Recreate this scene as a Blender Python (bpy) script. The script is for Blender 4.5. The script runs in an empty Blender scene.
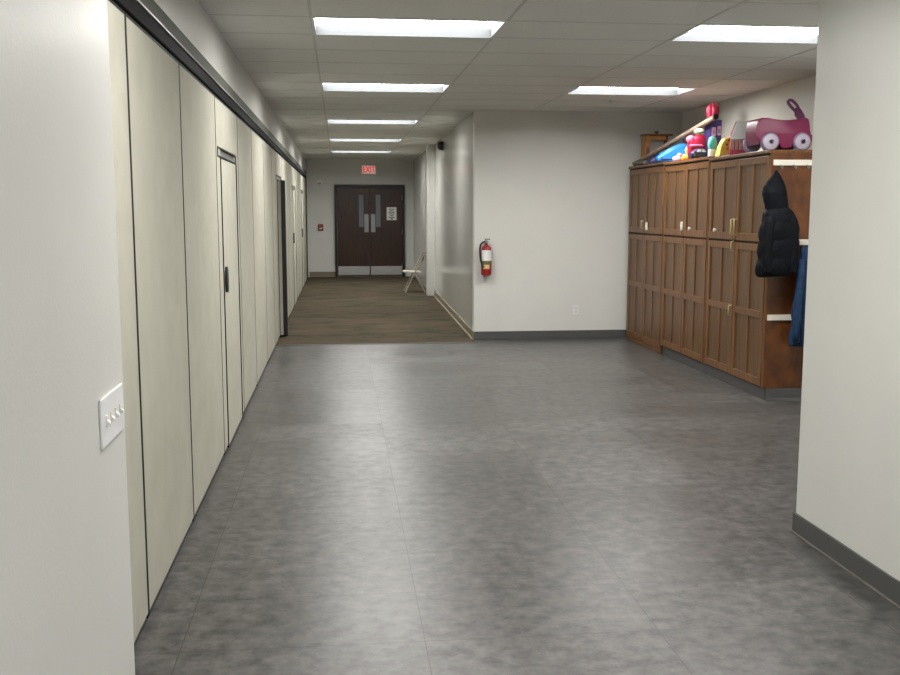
import bpy, bmesh, math, random
from mathutils import Vector, Matrix
random.seed(7)
PI = math.pi
scene = bpy.context.scene
col = scene.collection

# ------------------------------------------------------------------ materials
def lin(c):
    return tuple(((v/255)/12.92 if v/255 <= .04045 else ((v/255+.055)/1.055)**2.4) for v in c)

def mat(name, rgb, rough=.5, metal=0, rgb2=None, scale=8, stretch=(1, 1, 1), detail=4, bump=0, bscale=None,
        spec=.5, emit=None, estr=0, coat=0, lo=.35, hi=.65):
    m = bpy.data.materials.new(name); m.use_nodes = True
    nt = m.node_tree; n = nt.nodes; L = nt.links; b = n['Principled BSDF']
    c = lin(rgb) + (1,)
    b.inputs['Base Color'].default_value = c
    b.inputs['Roughness'].default_value = rough
    b.inputs['Metallic'].default_value = metal
    b.inputs['Specular IOR Level'].default_value = spec
    b.inputs['Coat Weight'].default_value = coat
    tc = n.new('ShaderNodeTexCoord'); mp = n.new('ShaderNodeMapping')
    L.new(tc.outputs['Object'], mp.inputs['Vector']); mp.inputs['Scale'].default_value = stretch
    nz = n.new('ShaderNodeTexNoise'); nz.inputs['Scale'].default_value = scale; nz.inputs['Detail'].default_value = detail
    L.new(mp.outputs['Vector'], nz.inputs['Vector'])
    rp = n.new('ShaderNodeValToRGB')
    c2 = lin(rgb2) + (1,) if rgb2 else tuple(v*.94 for v in c[:3]) + (1,)
    rp.color_ramp.elements[0].position = lo; rp.color_ramp.elements[1].position = hi
    rp.color_ramp.elements[0].color = c2; rp.color_ramp.elements[1].color = c
    L.new(nz.outputs['Fac'], rp.inputs['Fac']); L.new(rp.outputs['Color'], b.inputs['Base Color'])
    if bump:
        bp = n.new('ShaderNodeBump'); bp.inputs['Strength'].default_value = bump; bp.inputs['Distance'].default_value = .01
        if bscale:
            n2 = n.new('ShaderNodeTexNoise'); n2.inputs['Scale'].default_value = bscale; n2.inputs['Detail'].default_value = 3
            L.new(mp.outputs['Vector'], n2.inputs['Vector']); L.new(n2.outputs['Fac'], bp.inputs['Height'])
        else:
            L.new(nz.outputs['Fac'], bp.inputs['Height'])
        L.new(bp.outputs['Normal'], b.inputs['Normal'])
    if emit:
        b.inputs['Emission Color'].default_value = lin(emit) + (1,); b.inputs['Emission Strength'].default_value = estr
    return m

M = {}
M['paint'] = mat('wall_paint', (212, 212, 207), .34, rgb2=(209, 209, 204), scale=3, bump=.06, bscale=90, spec=.5)
M['gloss'] = mat('gloss_paint', (186, 186, 180), .15, rgb2=(184, 184, 178), scale=3, bump=.02, bscale=40, spec=.6)
M['ceil'] = mat('ceiling_tile', (226, 226, 222), .9, rgb2=(216, 216, 212), scale=160, detail=2, spec=.1, bump=.15)
M['tee'] = mat('ceiling_grid', (200, 200, 196), .8)
M['fabric'] = mat('partition_fabric', (180, 178, 164), .85, rgb2=(173, 171, 157), scale=5, spec=.25, bump=.12, bscale=420)
M['edge'] = mat('partition_edge', (20, 19, 18), .6, spec=.25)
M['black'] = mat('black_plastic', (18, 18, 19), .45)
M['blacktrack'] = mat('track_black', (12, 13, 15), .7, spec=.15)
M['greytrack'] = mat('track_grey', (92, 93, 86), .7, spec=.2)
M['alu'] = mat('aluminium', (170, 170, 170), .35, metal=.8)
M['base_dark'] = mat('cove_base_dark', (78, 78, 78), .5)
M['base_tan'] = mat('cove_base_tan', (128, 120, 100), .55)
M['base_line'] = mat('base_bead', (150, 140, 122), .6)
M['white'] = mat('white_plastic', (228, 229, 230), .4)
M['bead'] = mat('dark_bead', (112, 108, 102), .6)
M['offwhite'] = mat('offwhite', (222, 216, 204), .5)
M['frame_dark'] = mat('door_frame_dark', (28, 24, 22), .45)
M['door'] = mat('dark_wood_veneer', (60, 34, 20), .36, rgb2=(40, 22, 13), scale=6, stretch=(6, 6, .5), detail=6)
M['kick'] = mat('steel_plate', (200, 200, 200), .38, metal=.85, rgb2=(180, 180, 180), scale=4, stretch=(1, 1, 20))
M['push'] = mat('push_plate', (150, 150, 150), .5, metal=.6)
M['glass'] = mat('wired_glass', (120, 124, 132), .12, spec=.7)
M['steel'] = mat('steel', (170, 170, 172), .3, metal=.9)
M['reflector'] = mat('light_reflector', (68, 70, 72), .7, spec=.1)
M['lens'] = mat('light_lens', (255, 255, 255), .5, emit=(254, 252, 248), estr=32.5)
M['wood'] = mat('oak_stain', (118, 80, 43), .4, rgb2=(88, 57, 26), scale=5, stretch=(9, 9, .7), detail=7, bump=.05)
M['wood_panel'] = mat('oak_panel', (104, 75, 45), .4, rgb2=(78, 54, 30), scale=5, stretch=(10, 10, .6), detail=7, bump=.05)
M['wood_end'] = mat('oak_ply', (104, 60, 22), .4, rgb2=(74, 40, 15), scale=5, stretch=(2, 2, 1.2), detail=6)
M['wood_gap_shade'] = mat('oak_shadow_gap', (52, 30, 18), .7)
M['brass'] = mat('brass_pull', (190, 172, 120), .3, metal=.7)
M['lilac_white'] = mat('wheel_plastic', (196, 188, 206), .45)
M['lilac'] = mat('tyre_plastic', (140, 128, 152), .5)
M['rasp'] = mat('raspberry_plastic', (132, 36, 80), .4, rgb2=(126, 33, 76), scale=3)
M['plum'] = mat('plum_plastic', (112, 58, 98), .45)
M['darkhole'] = mat('dark_plastic', (48, 30, 44), .6)
M['red'] = mat('red_plastic', (190, 24, 40), .4)
M['crimson'] = mat('crimson_plastic', (176, 24, 62), .4)
M['pink'] = mat('pink_plastic', (236, 110, 150), .45)
M['palepink'] = mat('pale_pink', (206, 160, 196), .6)
M['blue'] = mat('blue_plastic', (62, 150, 226), .35, rgb2=(46, 128, 210), scale=9)
M['navy'] = mat('navy_plastic', (38, 44, 86), .4)
M['purple'] = mat('purple_card', (62, 42, 104), .5, rgb2=(50, 34, 86), scale=8)
M['teal'] = mat('teal_plastic', (98, 198, 200), .45)
M['yellow'] = mat('yellow_plastic', (240, 220, 96), .45)
M['orange'] = mat('orange_plastic', (222, 140, 50), .45)
M['paleyel'] = mat('pale_yellow', (232, 236, 190), .5)
M['green'] = mat('green_plastic', (70, 140, 110), .5)
M['paleblue'] = mat('pale_blue_card', (244, 250, 254), .35)
M['card'] = mat('cardboard_tube', (158, 138, 122), .75, rgb2=(140, 122, 108), scale=12)
M['greyrod'] = mat('grey_wrap', (92, 88, 84), .7)
M['lightwood'] = mat('light_wood', (170, 118, 66), .5, rgb2=(146, 96, 50), scale=6, stretch=(6, 6, 1))
M['brownwood'] = mat('brown_wood', (112, 66, 36), .5, rgb2=(90, 50, 28), scale=6, stretch=(6, 6, 1))
M['greycloth'] = mat('grey_panel', (150, 150, 148), .7)
M['jacket'] = mat('black_nylon', (8, 11, 18), .7, rgb2=(6, 8, 13), scale=14, spec=.15, bump=.5, bscale=26)
M['hood'] = mat('black_nylon_hood', (8, 11, 18), .7, rgb2=(6, 8, 13), scale=14, spec=.15, bump=.4, bscale=26)
M['denim'] = mat('blue_cloth', (34, 58, 88), .85, rgb2=(26, 46, 74), scale=18, bump=.3, bscale=40, spec=.2)
M['denim_dark'] = mat('dark_blue_notch', (20, 34, 66), .85, spec=.2)
M['extred'] = mat('extinguisher_red', (140, 18, 18), .3)
M['paper'] = mat('paper', (232, 232, 230), .7)
M['ink'] = mat('ink', (70, 70, 74), .7)
M['tag'] = mat('label_tan', (214, 186, 132), .6)
M['olive'] = mat('label_olive', (92, 98, 52), .6)
M['alarm'] = mat('alarm_red', (126, 44, 40), .45)
M['exitface'] = mat('exit_face', (236, 214, 208), .5, emit=(255, 225, 218), estr=.25)
M['exitred'] = mat('exit_letter', (214, 40, 30), .5, emit=(255, 36, 20), estr=.55)
M['wall_shade'] = mat('unlit_room_shade', (40, 38, 36), .9)  # darkness of the unlit room put into its wall colour
M['chairwhite'] = mat('chair_white', (214, 208, 198), .5)
M['chairtan'] = mat('chair_leg', (168, 158, 146), .5)

def vinyl():
    m = bpy.data.materials.new('vinyl_tile'); m.use_nodes = True
    nt = m.node_tree; n = nt.nodes; L = nt.links; b = n['Principled BSDF']
    tc = n.new('ShaderNodeTexCoord'); mp = n.new('ShaderNodeMapping')
    L.new(tc.outputs['Object'], mp.inputs['Vector']); mp.inputs['Location'].default_value = (-.29, -.15, 0)
    br = n.new('ShaderNodeTexBrick'); br.offset = 0; br.squash = 1
    br.inputs['Scale'].default_value = 1; br.inputs['Brick Width'].default_value = .88; br.inputs['Row Height'].default_value = .475
    br.inputs['Mortar Size'].default_value = .0018; br.inputs['Mortar Smooth'].default_value = .2
    br.inputs['Color1'].default_value = (0, 0, 0, 1); br.inputs['Color2'].default_value = (1, 1, 1, 1); br.inputs['Mortar'].default_value = (.5, .5, .5, 1)
    L.new(mp.outputs['Vector'], br.inputs['Vector'])
    mp2 = n.new('ShaderNodeMapping'); mp2.inputs['Scale'].default_value = (1, 1, 1); L.new(tc.outputs['Object'], mp2.inputs['Vector'])
    n1 = n.new('ShaderNodeTexNoise'); n1.inputs['Scale'].default_value = 12; n1.inputs['Detail'].default_value = 7; n1.inputs['Roughness'].default_value = .68
    L.new(mp2.outputs['Vector'], n1.inputs['Vector'])
    r1 = n.new('ShaderNodeValToRGB'); r1.color_ramp.elements[0].position = .34; r1.color_ramp.elements[1].position = .68
    r1.color_ramp.elements[0].color = lin((44, 43, 42)) + (1,); r1.color_ramp.elements[1].color = lin((99, 97, 95)) + (1,)
    L.new(n1.outputs['Fac'], r1.inputs['Fac'])
    mx = n.new('ShaderNodeMix'); mx.data_type = 'RGBA'; mx.blend_type = 'MULTIPLY'
    tone = n.new('ShaderNodeMapRange'); tone.inputs['To Min'].default_value = .86; tone.inputs['To Max'].default_value = 1.1
    L.new(br.outputs['Color'], tone.inputs['Value'])
    mx.inputs[0].default_value = 1; L.new(r1.outputs['Color'], mx.inputs[6]); L.new(tone.outputs['Result'], mx.inputs[7])
    mo = n.new('ShaderNodeMix'); mo.data_type = 'RGBA'; mo.inputs[7].default_value = lin((36, 35, 35)) + (1,)
    L.new(br.outputs['Fac'], mo.inputs[0]); L.new(mx.outputs[2], mo.inputs[6]); L.new(mo.outputs[2], b.inputs['Base Color'])
    rr = n.new('ShaderNodeMapRange'); rr.inputs['To Min'].default_value = .282; rr.inputs['To Max'].default_value = .36
    L.new(br.outputs['Color'], rr.inputs['Value'])
    ad = n.new('ShaderNodeMath'); ad.operation = 'MULTIPLY_ADD'; ad.inputs[1].default_value = .05
    L.new(n1.outputs['Fac'], ad.inputs[0]); L.new(rr.outputs['Result'], ad.inputs[2]); L.new(ad.outputs[0], b.inputs['Roughness'])
    b.inputs['Specular IOR Level'].default_value = .5
    return m
M['vinyl'] = vinyl()

def carpet():
    m = bpy.data.materials.new('carpet'); m.use_nodes = True
    nt = m.node_tree; n = nt.nodes; L = nt.links; b = n['Principled BSDF']
    tc = n.new('ShaderNodeTexCoord'); mp = n.new('ShaderNodeMapping'); L.new(tc.outputs['Object'], mp.inputs['Vector'])
    mp.inputs['Scale'].default_value = (.55, 1.1, 1)
    n1 = n.new('ShaderNodeTexNoise'); n1.inputs['Scale'].default_value = 2.2; n1.inputs['Detail'].default_value = 6; n1.inputs['Roughness'].default_value = .7
    L.new(mp.outputs['Vector'], n1.inputs['Vector'])
    r = n.new('ShaderNodeValToRGB'); e = r.color_ramp.elements
    e[0].position = .3; e[0].color = lin((64, 63, 50)) + (1,); e[1].position = .7; e[1].color = lin((95, 82, 68)) + (1,)
    k = r.color_ramp.elements.new(.46); k.color = lin((80, 72, 59)) + (1,)
    k = r.color_ramp.elements.new(.4); k.color = lin((60, 65, 50)) + (1,)
    L.new(n1.outputs['Fac'], r.inputs['Fac']); 
    n2 = n.new('ShaderNodeTexNoise'); n2.inputs['Scale'].default_value = 60; n2.inputs['Detail'].default_value = 2
    L.new(tc.outputs['Object'], n2.inputs['Vector'])
    mr = n.new('ShaderNodeMapRange'); mr.inputs['To Min'].default_value = .6; mr.inputs['To Max'].default_value = 1.25
    L.new(n2.outputs['Fac'], mr.inputs['Value'])
    mx = n.new('ShaderNodeMix'); mx.data_type = 'RGBA'; mx.blend_type = 'MULTIPLY'; mx.inputs[0].default_value = 1
    L.new(r.outputs['Color'], mx.inputs[6]); L.new(mr.outputs['Result'], mx.inputs[7]); L.new(mx.outputs[2], b.inputs['Base Color'])
    b.inputs['Roughness'].default_value = .95; b.inputs['Specular IOR Level'].default_value = .1
    bp = n.new('ShaderNodeBump'); bp.inputs['Strength'].default_value = .5; bp.inputs['Distance'].default_value = .01
    L.new(n2.outputs['Fac'], bp.inputs['Height']); L.new(bp.outputs['Normal'], b.inputs['Normal'])
    return m
M['carpet'] = carpet()

# ------------------------------------------------------------------ mesh helpers
class MB:
    def __init__(s): s.bm = bmesh.new(); s.smooth = False
    def box(s, x0, x1, y0, y1, z0, z1, bev=0, seg=2):
        v = [s.bm.verts.new((x, y, z)) for x in (x0, x1) for y in (y0, y1) for z in (z0, z1)]
        fs = [s.bm.faces.new([v[i] for i in q]) for q in ((0, 1, 3, 2), (4, 6, 7, 5), (0, 4, 5, 1), (2, 3, 7, 6), (0, 2, 6, 4), (1, 5, 7, 3))]
        if bev:
            es = {e for f in fs for e in f.edges}
            bmesh.ops.bevel(s.bm, geom=list(es), offset=bev, segments=seg, affect='EDGES', profile=.5)
        return s
    def tube(s, path, r, n=12, cap=True):
        """round bar along a path; r is one radius or one per point"""
        P = [Vector(p) for p in path]; R = r if isinstance(r, (list, tuple)) else [r]*len(P)
        rings = []; ref = None
        for i, p in enumerate(P):
            t = (P[min(i+1, len(P)-1)] - P[max(i-1, 0)]).normalized()
            if ref is None:
                ref = Vector((0, 0, 1)) if abs(t.z) < .9 else Vector((1, 0, 0))
            u = t.cross(ref).normalized(); w = u.cross(t).normalized(); ref = w
            rings.append([s.bm.verts.new(p + R[i]*(math.cos(2*PI*k/n)*u + math.sin(2*PI*k/n)*w)) for k in range(n)])
        for a, b in zip(rings, rings[1:]):
            for k in range(n): s.bm.faces.new((a[k], a[(k+1) % n], b[(k+1) % n], b[k]))
        if cap:
            s.bm.faces.new(rings[0][::-1]); s.bm.faces.new(rings[-1])
        return s
    def plan(s, pts, z0, z1):
        """outline on the floor raised from z0 to z1"""
        A = [s.bm.verts.new((a, b, z0)) for a, b in pts]; B = [s.bm.verts.new((a, b, z1)) for a, b in pts]; N = len(pts)
        s.bm.faces.new(A[::-1]); s.bm.faces.new(B)
        for i in range(N): s.bm.faces.new((A[i], A[(i+1) % N], B[(i+1) % N], B[i]))
        return s
    def lathe(s, prof, c=(0, 0, 0), axis='z', n=28, lobes=0, amp=0):
        """prof = [(radius, height)...] turned about an axis through c"""
        rings = []
        for r, h in prof:
            ring = []
            for k in range(n):
                a = 2*PI*k/n; rr = r*(1 + (amp*math.cos(lobes*a) if lobes else 0))
                p = (rr*math.cos(a), rr*math.sin(a), h)
                if axis == 'x': p = (p[2], p[0], p[1])
                if axis == 'y': p = (p[0], p[2], p[1])
                ring.append(s.bm.verts.new((p[0]+c[0], p[1]+c[1], p[2]+c[2])))
            rings.append(ring)
        for a, b in zip(rings, rings[1:]):
            for k in range(n): s.bm.faces.new((a[k], a[(k+1) % n], b[(k+1) % n], b[k]))
        s.bm.faces.new(rings[0][::-1]); s.bm.faces.new(rings[-1])
        return s
    def prism(s, pts, y0, y1, bev=0, seg=3, plane='xz'):
        """outline in the x-z plane (or y-z) given a thickness along the other axis"""
        f = (lambda a, b, t: (a, t, b)) if plane == 'xz' else (lambda a, b, t: (t, a, b))
        A = [s.bm.verts.new(f(a, b, y0)) for a, b in pts]; B = [s.bm.verts.new(f(a, b, y1)) for a, b in pts]
        fa = s.bm.faces.new(A); fb = s.bm.faces.new(B[::-1]); N = len(pts)
        for i in range(N): s.bm.faces.new((A[i], B[i], B[(i+1) % N], A[(i+1) % N]))
        if bev:
            es = list(set(fa.edges) | set(fb.edges))
            bmesh.ops.bevel(s.bm, geom=es, offset=bev, segments=seg, affect='EDGES', profile=.5)
        return s
    def loft(s, secs, n=28):
        """secs = [(centre, rx, ry, power)] horizontal super-ellipse rings"""
        rings = []
        for (cx, cy, cz), rx, ry, p in secs:
            ring = []
            for k in range(n):
                a = 2*PI*k/n; c, d = math.cos(a), math.sin(a)
                ring.append(s.bm.verts.new((cx + rx*math.copysign(abs(c)**p, c), cy + ry*math.copysign(abs(d)**p, d), cz)))
            rings.append(ring)
        for a, b in zip(rings, rings[1:]):
            for k in range(n): s.bm.faces.new((a[k], a[(k+1) % n], b[(k+1) % n], b[k]))
        s.bm.faces.new(rings[0][::-1]); s.bm.faces.new(rings[-1])
        return s
    def ball(s, c, r, sub=3):
        g = bmesh.ops.create_icosphere(s.bm, subdivisions=sub, radius=1)
        for v in g['verts']: v.co = Vector((v.co.x*r[0]+c[0], v.co.y*r[1]+c[1], v.co.z*r[2]+c[2]))
        return s
    def lean(s, z0, k):
        """ends above z0 slant sideways by k"""
        for v in s.bm.verts:
            if v.co.z > z0: v.co.x += k*(v.co.z-z0)
        return s
    def xf(s, mtx): bmesh.ops.transform(s.bm, matrix=mtx, verts=s.bm.verts); return s
    def build(s, name, m, root=None, smooth=None, label=None, angle=40):
        bm = s.bm
        bmesh.ops.recalc_face_normals(bm, faces=bm.faces)
        if root is not None:
            top = root
            while top.parent: top = top.parent
            bmesh.ops.translate(bm, vec=-Vector(top.location), verts=bm.verts)
        me = bpy.data.meshes.new(name); bm.to_mesh(me); bm.free()
        for mm in (m if isinstance(m, list) else [m]): me.materials.append(mm)
        if smooth:
            for p in me.polygons: p.use_smooth = True
            try: me.set_sharp_from_angle(angle=math.radians(angle))
            except Exception: pass
        o = bpy.data.objects.new(name, me); col.objects.link(o)
        if root is not None: o.parent = root
        if label: o['label'] = label
        return o

def tag(o, label, cat, group=None, kind=None):
    o['label'] = label; o['category'] = cat
    if group: o['group'] = group
    if kind: o['kind'] = kind
    return o
def thing(name, label, cat, loc, group=None, kind=None):
    o = bpy.data.objects.new(name, None); col.objects.link(o); o.location = loc; o.empty_display_size = .1
    return tag(o, label, cat, group, kind)
def copy_tree(o, parent=None):
    c = o.copy(); col.objects.link(c)
    if parent: c.parent = parent
    for ch in [k for k in o.children]: copy_tree(ch, c)
    return c
def struct(name, mb, m, label, cat, smooth=False):
    return tag(mb.build(name, m, None, smooth), label, cat, None, 'structure')

# ------------------------------------------------------------------ the place (metres)
H = 2.74
XL = -.752           # partition plane
XW = -.54            # near left wall face
YE = 23.6            # end wall
XC = 1.625           # corridor right wall, near corner
XW2 = 1.72           # the same wall at the pier
YB = 11.95           # wall with the extinguisher
XR = 4.146           # wall behind the cabinets
YCP = 11.66          # start of carpet
XN, YN = 2.2, 4.52   # near right wall corner
YK = -3.0            # behind the viewpoint

struct('floor', MB().box(-2.6, XR+.3, YK, YCP, -.1, 0).box(XC-.01, XR+.3, YCP, YB+.05, -.1, 0), M['vinyl'], 'grey mottled vinyl tile floor', 'floor')
struct('floor.001', MB().plan([(-2.6, YCP), (XC-.02, YCP), (XC-.02, YB), (1.9, YB+.1), (1.9, YE+.2), (-2.6, YE+.2)], -.1, .003), M['carpet'], 'brown and green flecked carpet along the corridor', 'carpet')
struct('trim_1', MB().box(XL+.02, XC-.02, YCP-.02, YCP+.02, 0, .006, .002), M['base_dark'], 'dark strip where the vinyl meets the corridor carpet', 'floor trim')

# walls
struct('wall_near_left', MB().box(-2.6, XW, YK, 2.515, 0, H), M['paint'], 'white wall end with the four switch plate', 'wall')
struct('wall_left', MB().box(-.95, XL-.02, 2.515, YE, 2.415, H), M['paint'], 'white wall strip above the partition track', 'wall')
struct('wall_left_room', MB().box(-2.6, -2.5, 2.515, YE, 0, H), M['wall_shade'], 'wall of the unlit room behind the partition, coloured dark for the missing light', 'wall')
struct('wall_near_right', MB().box(XN, XR+.3, YK, YN, 0, H), M['paint'], 'white wall end at the near right', 'wall')
struct('wall_right', MB().box(XR, XR+.3, YN, YB+.3, 0, H), M['paint'], 'white wall behind the wooden cabinets', 'wall')
struct('wall_back', MB().plan([(XC-.02, YB), (XR, YB), (XR, YB+.2), (XC-.012, YB+.2)], 0, H), M['paint'], 'white wall with the fire extinguisher', 'wall')
struct('wall_corridor_right', MB().plan([(XC-.012, YB+.2), (XW2, 18.2), (XW2+.01, YE), (2.1, YE), (2.1, YB+.2)], 0, H), M['gloss'], 'glossy right wall of the corridor', 'wall')
struct('wall_end', MB().box(-2.6, 2.1, YE, YE+.2, 0, H), M['paint'], 'white end wall around the double door', 'wall')
struct('wall_behind', MB().box(-.6, XN+.1, YK-.2, YK, 0, H), M['paint'], 'wall behind the viewpoint', 'wall')
struct('wall_corridor_pier', MB().box(XW2-.13, XW2+.02, 18.2, 18.5, 0, H, .004), M['paint'], 'white pier standing out of the corridor right wall', 'pillar')

# baseboards
def base(name, x0, x1, y0, y1, m, label, h=.1):
    return struct(name, MB().box(x0, x1, y0, y1, 0, h, .003), m, label, 'baseboard')
base('baseboard_near_right', XN-.012, XN, YK, YN+.012, M['base_dark'], 'dark grey baseboard under the near right wall')
struct('trim_2', MB().box(XN-.020, XN-.012, YK, YN+.012, 0, .010, .002), M['bead'], 'light bead along the foot of the near right baseboard', 'floor trim')
base('baseboard_back', XC-.02, 4.1, YB-.012, YB, M['base_dark'], 'dark grey baseboard under the fire extinguisher')
struct('baseboard_corridor_right', MB().plan([(XC-.032, YB), (XW2-.012, 18.2), (XW2, 18.2), (XC-.02, YB)], 0, .1), M['base_tan'], 'tan baseboard along the corridor right wall', 'baseboard')
struct('trim_3', MB().plan([(XC-.05, YB), (XW2-.03, 18.2), (XW2-.012, 18.2), (XC-.032, YB)], 0, .014), M['base_line'], 'pale bead at the foot of the corridor baseboard', 'floor trim')
base('baseboard_end', XL+.03, -.11, YE-.012, YE, M['base_tan'], 'tan baseboard left of the double door', .13)

# ------------------------------------------------------------------ ceiling with openings for the lights
LX = [(-.157, 1.06), (2.29, 3.47)]
LY = [6.35, 9.56, 13.33, 16.89, 20.29]
RY = [6.33, 9.56]
LD = .62
HID = [-.35, 2.95]                             # lights of the same row above the viewpoint
xs = [-2.6, -1.374, -.157, 1.06, 2.29, 3.47, XR+.3]
ys = [YK]
stops = []
for y in HID + LY: stops += [y, y+LD]
stops = [-2.3, -1.68] + stops + [YE]
for s_ in stops:
    a = ys[-1]; k = max(1, round((s_-a)/.62))
    ys += [a + (s_-a)*(i+1)/k for i in range(k)]
open_rects = [(LX[0][0], y) for y in HID + LY] + [(LX[1][0], y) for y in LY[:2]]
def is_open(x, y): return any(abs(x-a) < .02 and abs(y-b) < .02 for a, b in open_rects)
cb = MB(); tb = MB()
for i in range(len(xs)-1):
    for j in range(len(ys)-1):
        if is_open(xs[i], ys[j]): continue
        cb.box(xs[i], xs[i+1], ys[j], ys[j+1], H, H+.02)
ceiling = struct('ceiling', cb, M['ceil'], 'grey white suspended tile ceiling', 'ceiling')
for x in xs[1:-1]:
    tb.box(x-.008, x+.008, YK, YE, H-.003, H+.001)
for y in ys[1:-1]: tb.box(xs[0], xs[-1], y-.006, y+.006, H-.0018, H+.001)
tb.build('grid', M['tee'], ceiling)
struct('ceiling_slab', MB().box(-2.6, XR+.3, YK, YE+.2, H+.2, H+.3), M['ceil'], 'slab above the tile ceiling', 'ceiling')

def ceiling_light(x0, x1, y0, label):
    y1 = y0+LD
    g = .012; t = thing('ceiling_light', label, 'ceiling light', ((x0+x1)/2, (y0+y1)/2, H), 'recessed ceiling lights')
    f = MB()
    for a in ((x0, x1, y0, y0+g), (x0, x1, y1-g, y1), (x0, x0+g, y0+g, y1-g), (x1-g, x1, y0+g, y1-g)):
        f.box(a[0], a[1], a[2], a[3], H-.006, H+.02)
    f.build('frame', M['white'], t)
    r = MB(); d = .072
    for a in ((x0+g, x1-g, y0+g, y0+g+.004), (x0+g, x1-g, y1-g-.004, y1-g), (x0+g, x0+g+.004, y0+g+.004, y1-g-.004), (x1-g-.004, x1-g, y0+g+.004, y1-g-.004)):
        r.box(a[0], a[1], a[2], a[3], H-.006, H+d)
    r.build('reflector', M['reflector'], t)
    MB().box(x0+g+.004, x1-g-.004, y0+g+.004, y1-g-.004, H+d-.015, H+d).build('lens', M['lens'], t)
    MB().box(x0, x1, y0, y1, H+d, H+d+.02).build('housing', M['alu'], t)
    return t
nm = ['nearest ceiling light in the row along the partition, largest in view', 'second ceiling light from the front in the row along the partition',
      'third ceiling light from the front in the row over the corridor', 'fourth ceiling light from the front, second from the end wall over the corridor',
      'farthest ceiling light, next to the end wall above the exit sign']
for y, l in zip(LY, nm): ceiling_light(LX[0][0], LX[0][1], y, l)
ceiling_light(LX[1][0], LX[1][1], RY[0], 'near ceiling light on the cabinet side, cut off by the right wall')
ceiling_light(LX[1][0], LX[1][1], RY[1], 'ceiling light on the cabinet side over the wall with the extinguisher')
ceiling_light(LX[0][0], LX[0][1], HID[1], 'ceiling light above the top edge of the view')
ceiling_light(LX[0][0], LX[0][1], HID[0], 'ceiling light straight above the viewpoint')

t = thing('sprinkler_head', 'small white sprinkler head on ceiling behind the cabinet side light', 'sprinkler', (2.889, 10.622, H))
MB().lathe([(.035, 0), (.035, -.006), (.02, -.012)], (2.889, 10.622, H), n=20).build('plate', M['white'], t, True)
MB().lathe([(.008, -.012), (.008, -.03), (.018, -.031), (.018, -.035)], (2.889, 10.622, H), n=16).build('deflector', M['steel'], t, True)

# ------------------------------------------------------------------ folding partition: track and panels
tr = thing('partition_track', 'long black and grey ceiling track carrying the beige partition panels', 'track', (XL, 13, 2.27))
MB().box(XL-.05, XL+.012, 2.52, 22.93, 2.275, 2.335, .004).build('track_channel', M['blacktrack'], tr, label='black lower track channel')
MB().box(XL-.04, XL+.022, 2.52, 22.93, 2.335, 2.343).build('track_lip', M['alu'], tr, label='thin bright metal lip')
MB().box(XL-.05, XL+.014, 2.52, 22.93, 2.343, 2.415, .003).build('track_cover', M['greytrack'], tr, label='grey upper cover strip')
struct('trim_4', MB().box(XL-.06, XL+.02, 22.93, 22.99, 0, 2.42, .003), M['edge'], 'dark jamb where the partition track ends', 'door jamb')
struct('wall_left_end', MB().box(-.95, XL, 22.99, YE, 0, 2.416), M['paint'], 'short white wall between partition and end wall', 'wall')

seams = [2.53, 3.79, 5.0, 6.37, 7.72, 8.92, 10.28, 11.5, 12.2, 13.5, 14.85, 16.2, 17.55, 18.75, 19.95, 21.25, 22.92]
PT = 2.27
def panel_name(i):
    return ['beige partition panel next to the white wall end, mostly hidden', 'wide beige partition panel nearest the viewpoint, second from the wall end',
            'beige partition panel just before the near pass door', None,
            'beige partition panel just beyond the near pass door', 'beige partition panel second beyond the near pass door',
            'beige partition panel third beyond the near pass door', 'beige partition panel just before the open black edged door', None,
            'beige partition panel just beyond the open black edged door',
            'beige partition panel just before the second closed pass door', None,
            'beige partition panel just beyond the second closed pass door', 'beige partition panel second beyond the second closed pass door',
            None, 'last beige partition panel before the end wall'][i]
def edge_frame(y0, y1, root, x0, x1, z0=.012, z1=PT):
    f = MB(); w = .018
    f.box(x0, x1, y0+.003, y0+.003+w, z0, z1); f.box(x0, x1, y1-.003-w, y1-.003, z0, z1)
    f.box(x0, x1, y0+.003+w, y1-.003-w, z1-.012, z1)
    f.build('edge_trim', M['edge'], root)
def seal(y0, y1, root):
    MB().box(XL-.06, XL-.006, y0+.004, y1-.004, .004, .03).build('bottom_seal', M['black'], root)
def plain_panel(y0, y1, label):
    t = thing('partition_panel', label, 'partition panel', (XL, (y0+y1)/2, 0), 'panels of the folding partition')
    MB().box(XL-.075, XL, y0+.018, y1-.018, .03, PT-.012, .002).build('panel_face', M['fabric'], t)
    edge_frame(y0, y1, t, XL-.078, XL-.0006); seal(y0, y1, t)
    return t
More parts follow.
